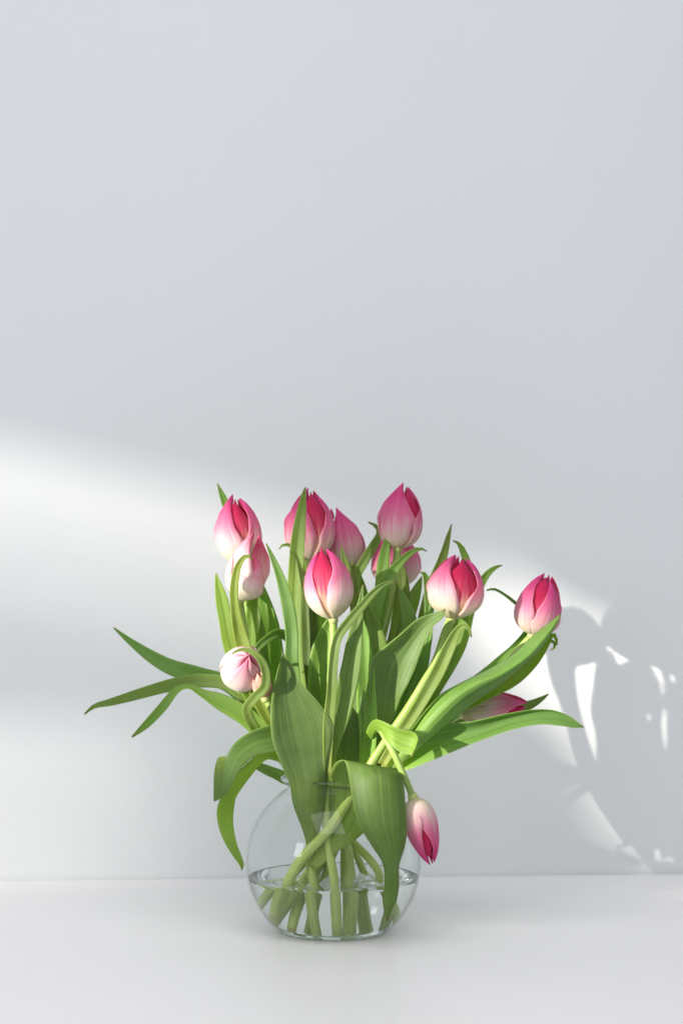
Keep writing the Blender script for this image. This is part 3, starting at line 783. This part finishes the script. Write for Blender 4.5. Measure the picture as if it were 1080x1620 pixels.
# L: the bloom turned to the viewer on the left
tulip("pale pink tulip turned face-on at the left with a thin leaf curling over it",
      (0.034, 0.018, 0.010),
      [(600, 1385, -0.01), (545, 1318, -0.012), (478, 1238, -0.016), (432, 1180, -0.02), (396, 1135, -0.022), (378, 1098, -0.014)],
      (376, 1075, -0.012), (394, 1036, -0.064), 72, phi0=150, seed=88, stem_px=12, openness=-0.17, tone='pale',
      leaves=[
        ('blade', [(440, 1195, -.01, 14), (400, 1125, .0, 22), (360, 1082, .012, 25), (315, 1069, .022, 26), (275, 1057, .030, 25), (240, 1039, .038, 20), (208, 1016, .046, 11), (180, 993, .052, 2)], {'cup': .3}),
        ('blade', [(445, 1198, -.025, 14), (410, 1130, -.022, 20), (365, 1085, -.014, 20), (320, 1077, -.006, 21), (270, 1084, .002, 20), (220, 1098, .010, 17), (178, 1110, .016, 12), (150, 1117, .020, 7), (134, 1130, .022, 2)], {'cup': .25}),
        ('blade', [(450, 1205, -.02, 16), (425, 1168, -.026, 26), (390, 1134, -.026, 30), (352, 1112, -.024, 26), (320, 1098, -.022, 16, 30), (298, 1087, -.020, 12, 50), (278, 1094, -.020, 12, 30), (256, 1120, -.020, 14), (232, 1146, -.020, 12), (209, 1166, -.020, 3)], {'cup': .3}),
        ('blade', [(432, 1185, -.035, 12), (402, 1150, -.050, 16), (391, 1122, -.058, 15), (404, 1103, -.066, 15), (419, 1086, -.074, 15), (420, 1062, -.080, 14), (411, 1042, -.084, 11), (396, 1030, -.084, 8), (380, 1028, -.082, 5), (367, 1034, -.080, 2)], {'cup': .3}),
      ])
# M: the withered bud
mt = tulip("small withered tulip bud, reddish and shrivelled, beside the face-on bloom",
      (0.052, 0.004, 0.018),
      [(580, 1390, 0.024), (545, 1315, 0.016), (488, 1240, -0.03), (455, 1185, -0.04), (432, 1130, -0.044)],
      (420, 1104, -0.044), (408, 1064, -0.05), 30, phi0=40, seed=97, stem_px=11, openness=0.2, tone='wilt',
      leaves=[
        # arching leaf spilling over the left lip
        ('rows', [[(470, 1240, -.03), (484, 1245, -.03)], [(452, 1190, -.040), (464, 1205, -.036)], [(436, 1149, -.048), (444, 1170, -.044), (446, 1190, -.050)], [(412, 1151, -.054), (418, 1170, -.050), (424, 1190, -.056)], [(388, 1162, -.058), (396, 1178, -.056), (404, 1196, -.060)],
                  [(369, 1178, -.060), (378, 1192, -.060), (386, 1210, -.064)], [(358, 1198, -.060), (366, 1214, -.062), (372, 1232, -.066)], [(354, 1224, -.060), (359, 1236, -.063), (362, 1250, -.066)], [(349, 1248, -.060), (351, 1256, -.062), (351, 1262, -.064)], [(340, 1266, -.060), (339, 1268, -.061)]], {'nW': 11, 'wave': .015, 'yel': .2}),
        ('rows', [[(356, 1196, -.060), (357, 1200, -.058)], [(345, 1199, -.052), (357, 1206, -.056)], [(339, 1222, -.050), (356, 1228, -.056)], [(338, 1248, -.052), (350, 1250, -.056)], [(338, 1267, -.056), (342, 1267, -.058)]], {'wave': .0, 'nL': 24}),
        ('rows', [[(474, 1245, -.02), (486, 1248, -.02)], [(452, 1205, -.028), (460, 1216, -.028)], [(432, 1180, -.036), (436, 1204, -.034)], [(412, 1190, -.044), (420, 1203, -.034)], [(384, 1213, -.052), (398, 1226, -.036)], [(358, 1246, -.056), (376, 1256, -.040)],
                  [(344, 1278, -.056), (371, 1274, -.044)], [(345, 1304, -.054), (369, 1302, -.048)], [(354, 1330, -.052), (374, 1332, -.052)], [(367, 1352, -.050), (382, 1354, -.052)], [(379, 1369, -.050), (386, 1368, -.050)], [(382, 1377, -.050), (383, 1377, -.050)]], {'nL': 56, 'wave': .02, 'yel': .9}),
        ('blade', [(490, 1225, .01, 12), (466, 1130, .012, 16), (466, 1060, .014, 17), (460, 1015, .012, 17), (440, 1002, .004, 15), (420, 1013, -.006, 13), (406, 1028, -.014, 10), (398, 1046, -.02, 3)], {'cup': .35}),
        ('blade', [(490, 1245, .03, 14), (468, 1238, .04, 18), (445, 1228, .048, 19), (420, 1217, .052, 15), (402, 1210, .054, 9), (388, 1207, .056, 2)], {}),
      ])

# ------------------------------------------------------------------ bubbles clinging where stems break the water surface
bb = np.random.default_rng(3)
bub = bpy.data.meshes.new("bubble")
bm = bmesh.new(); bmesh.ops.create_icosphere(bm, subdivisions=2, radius=1.0); bm.to_mesh(bub); bm.free()
bub.polygons.foreach_set("use_smooth", [True] * len(bub.polygons))
bub.materials.append(m_rim)
for k in range(26):
    ang = bb.uniform(-2.6, -0.5); rr = bb.uniform(0.018, 0.05)
    o = link("bubble", bub, water)
    o.location = (rr * math.cos(ang), rr * math.sin(ang), WZ + 0.0002)
    q = bb.uniform(0.0005, 0.0013); o.scale = (q, q, q * 0.8)
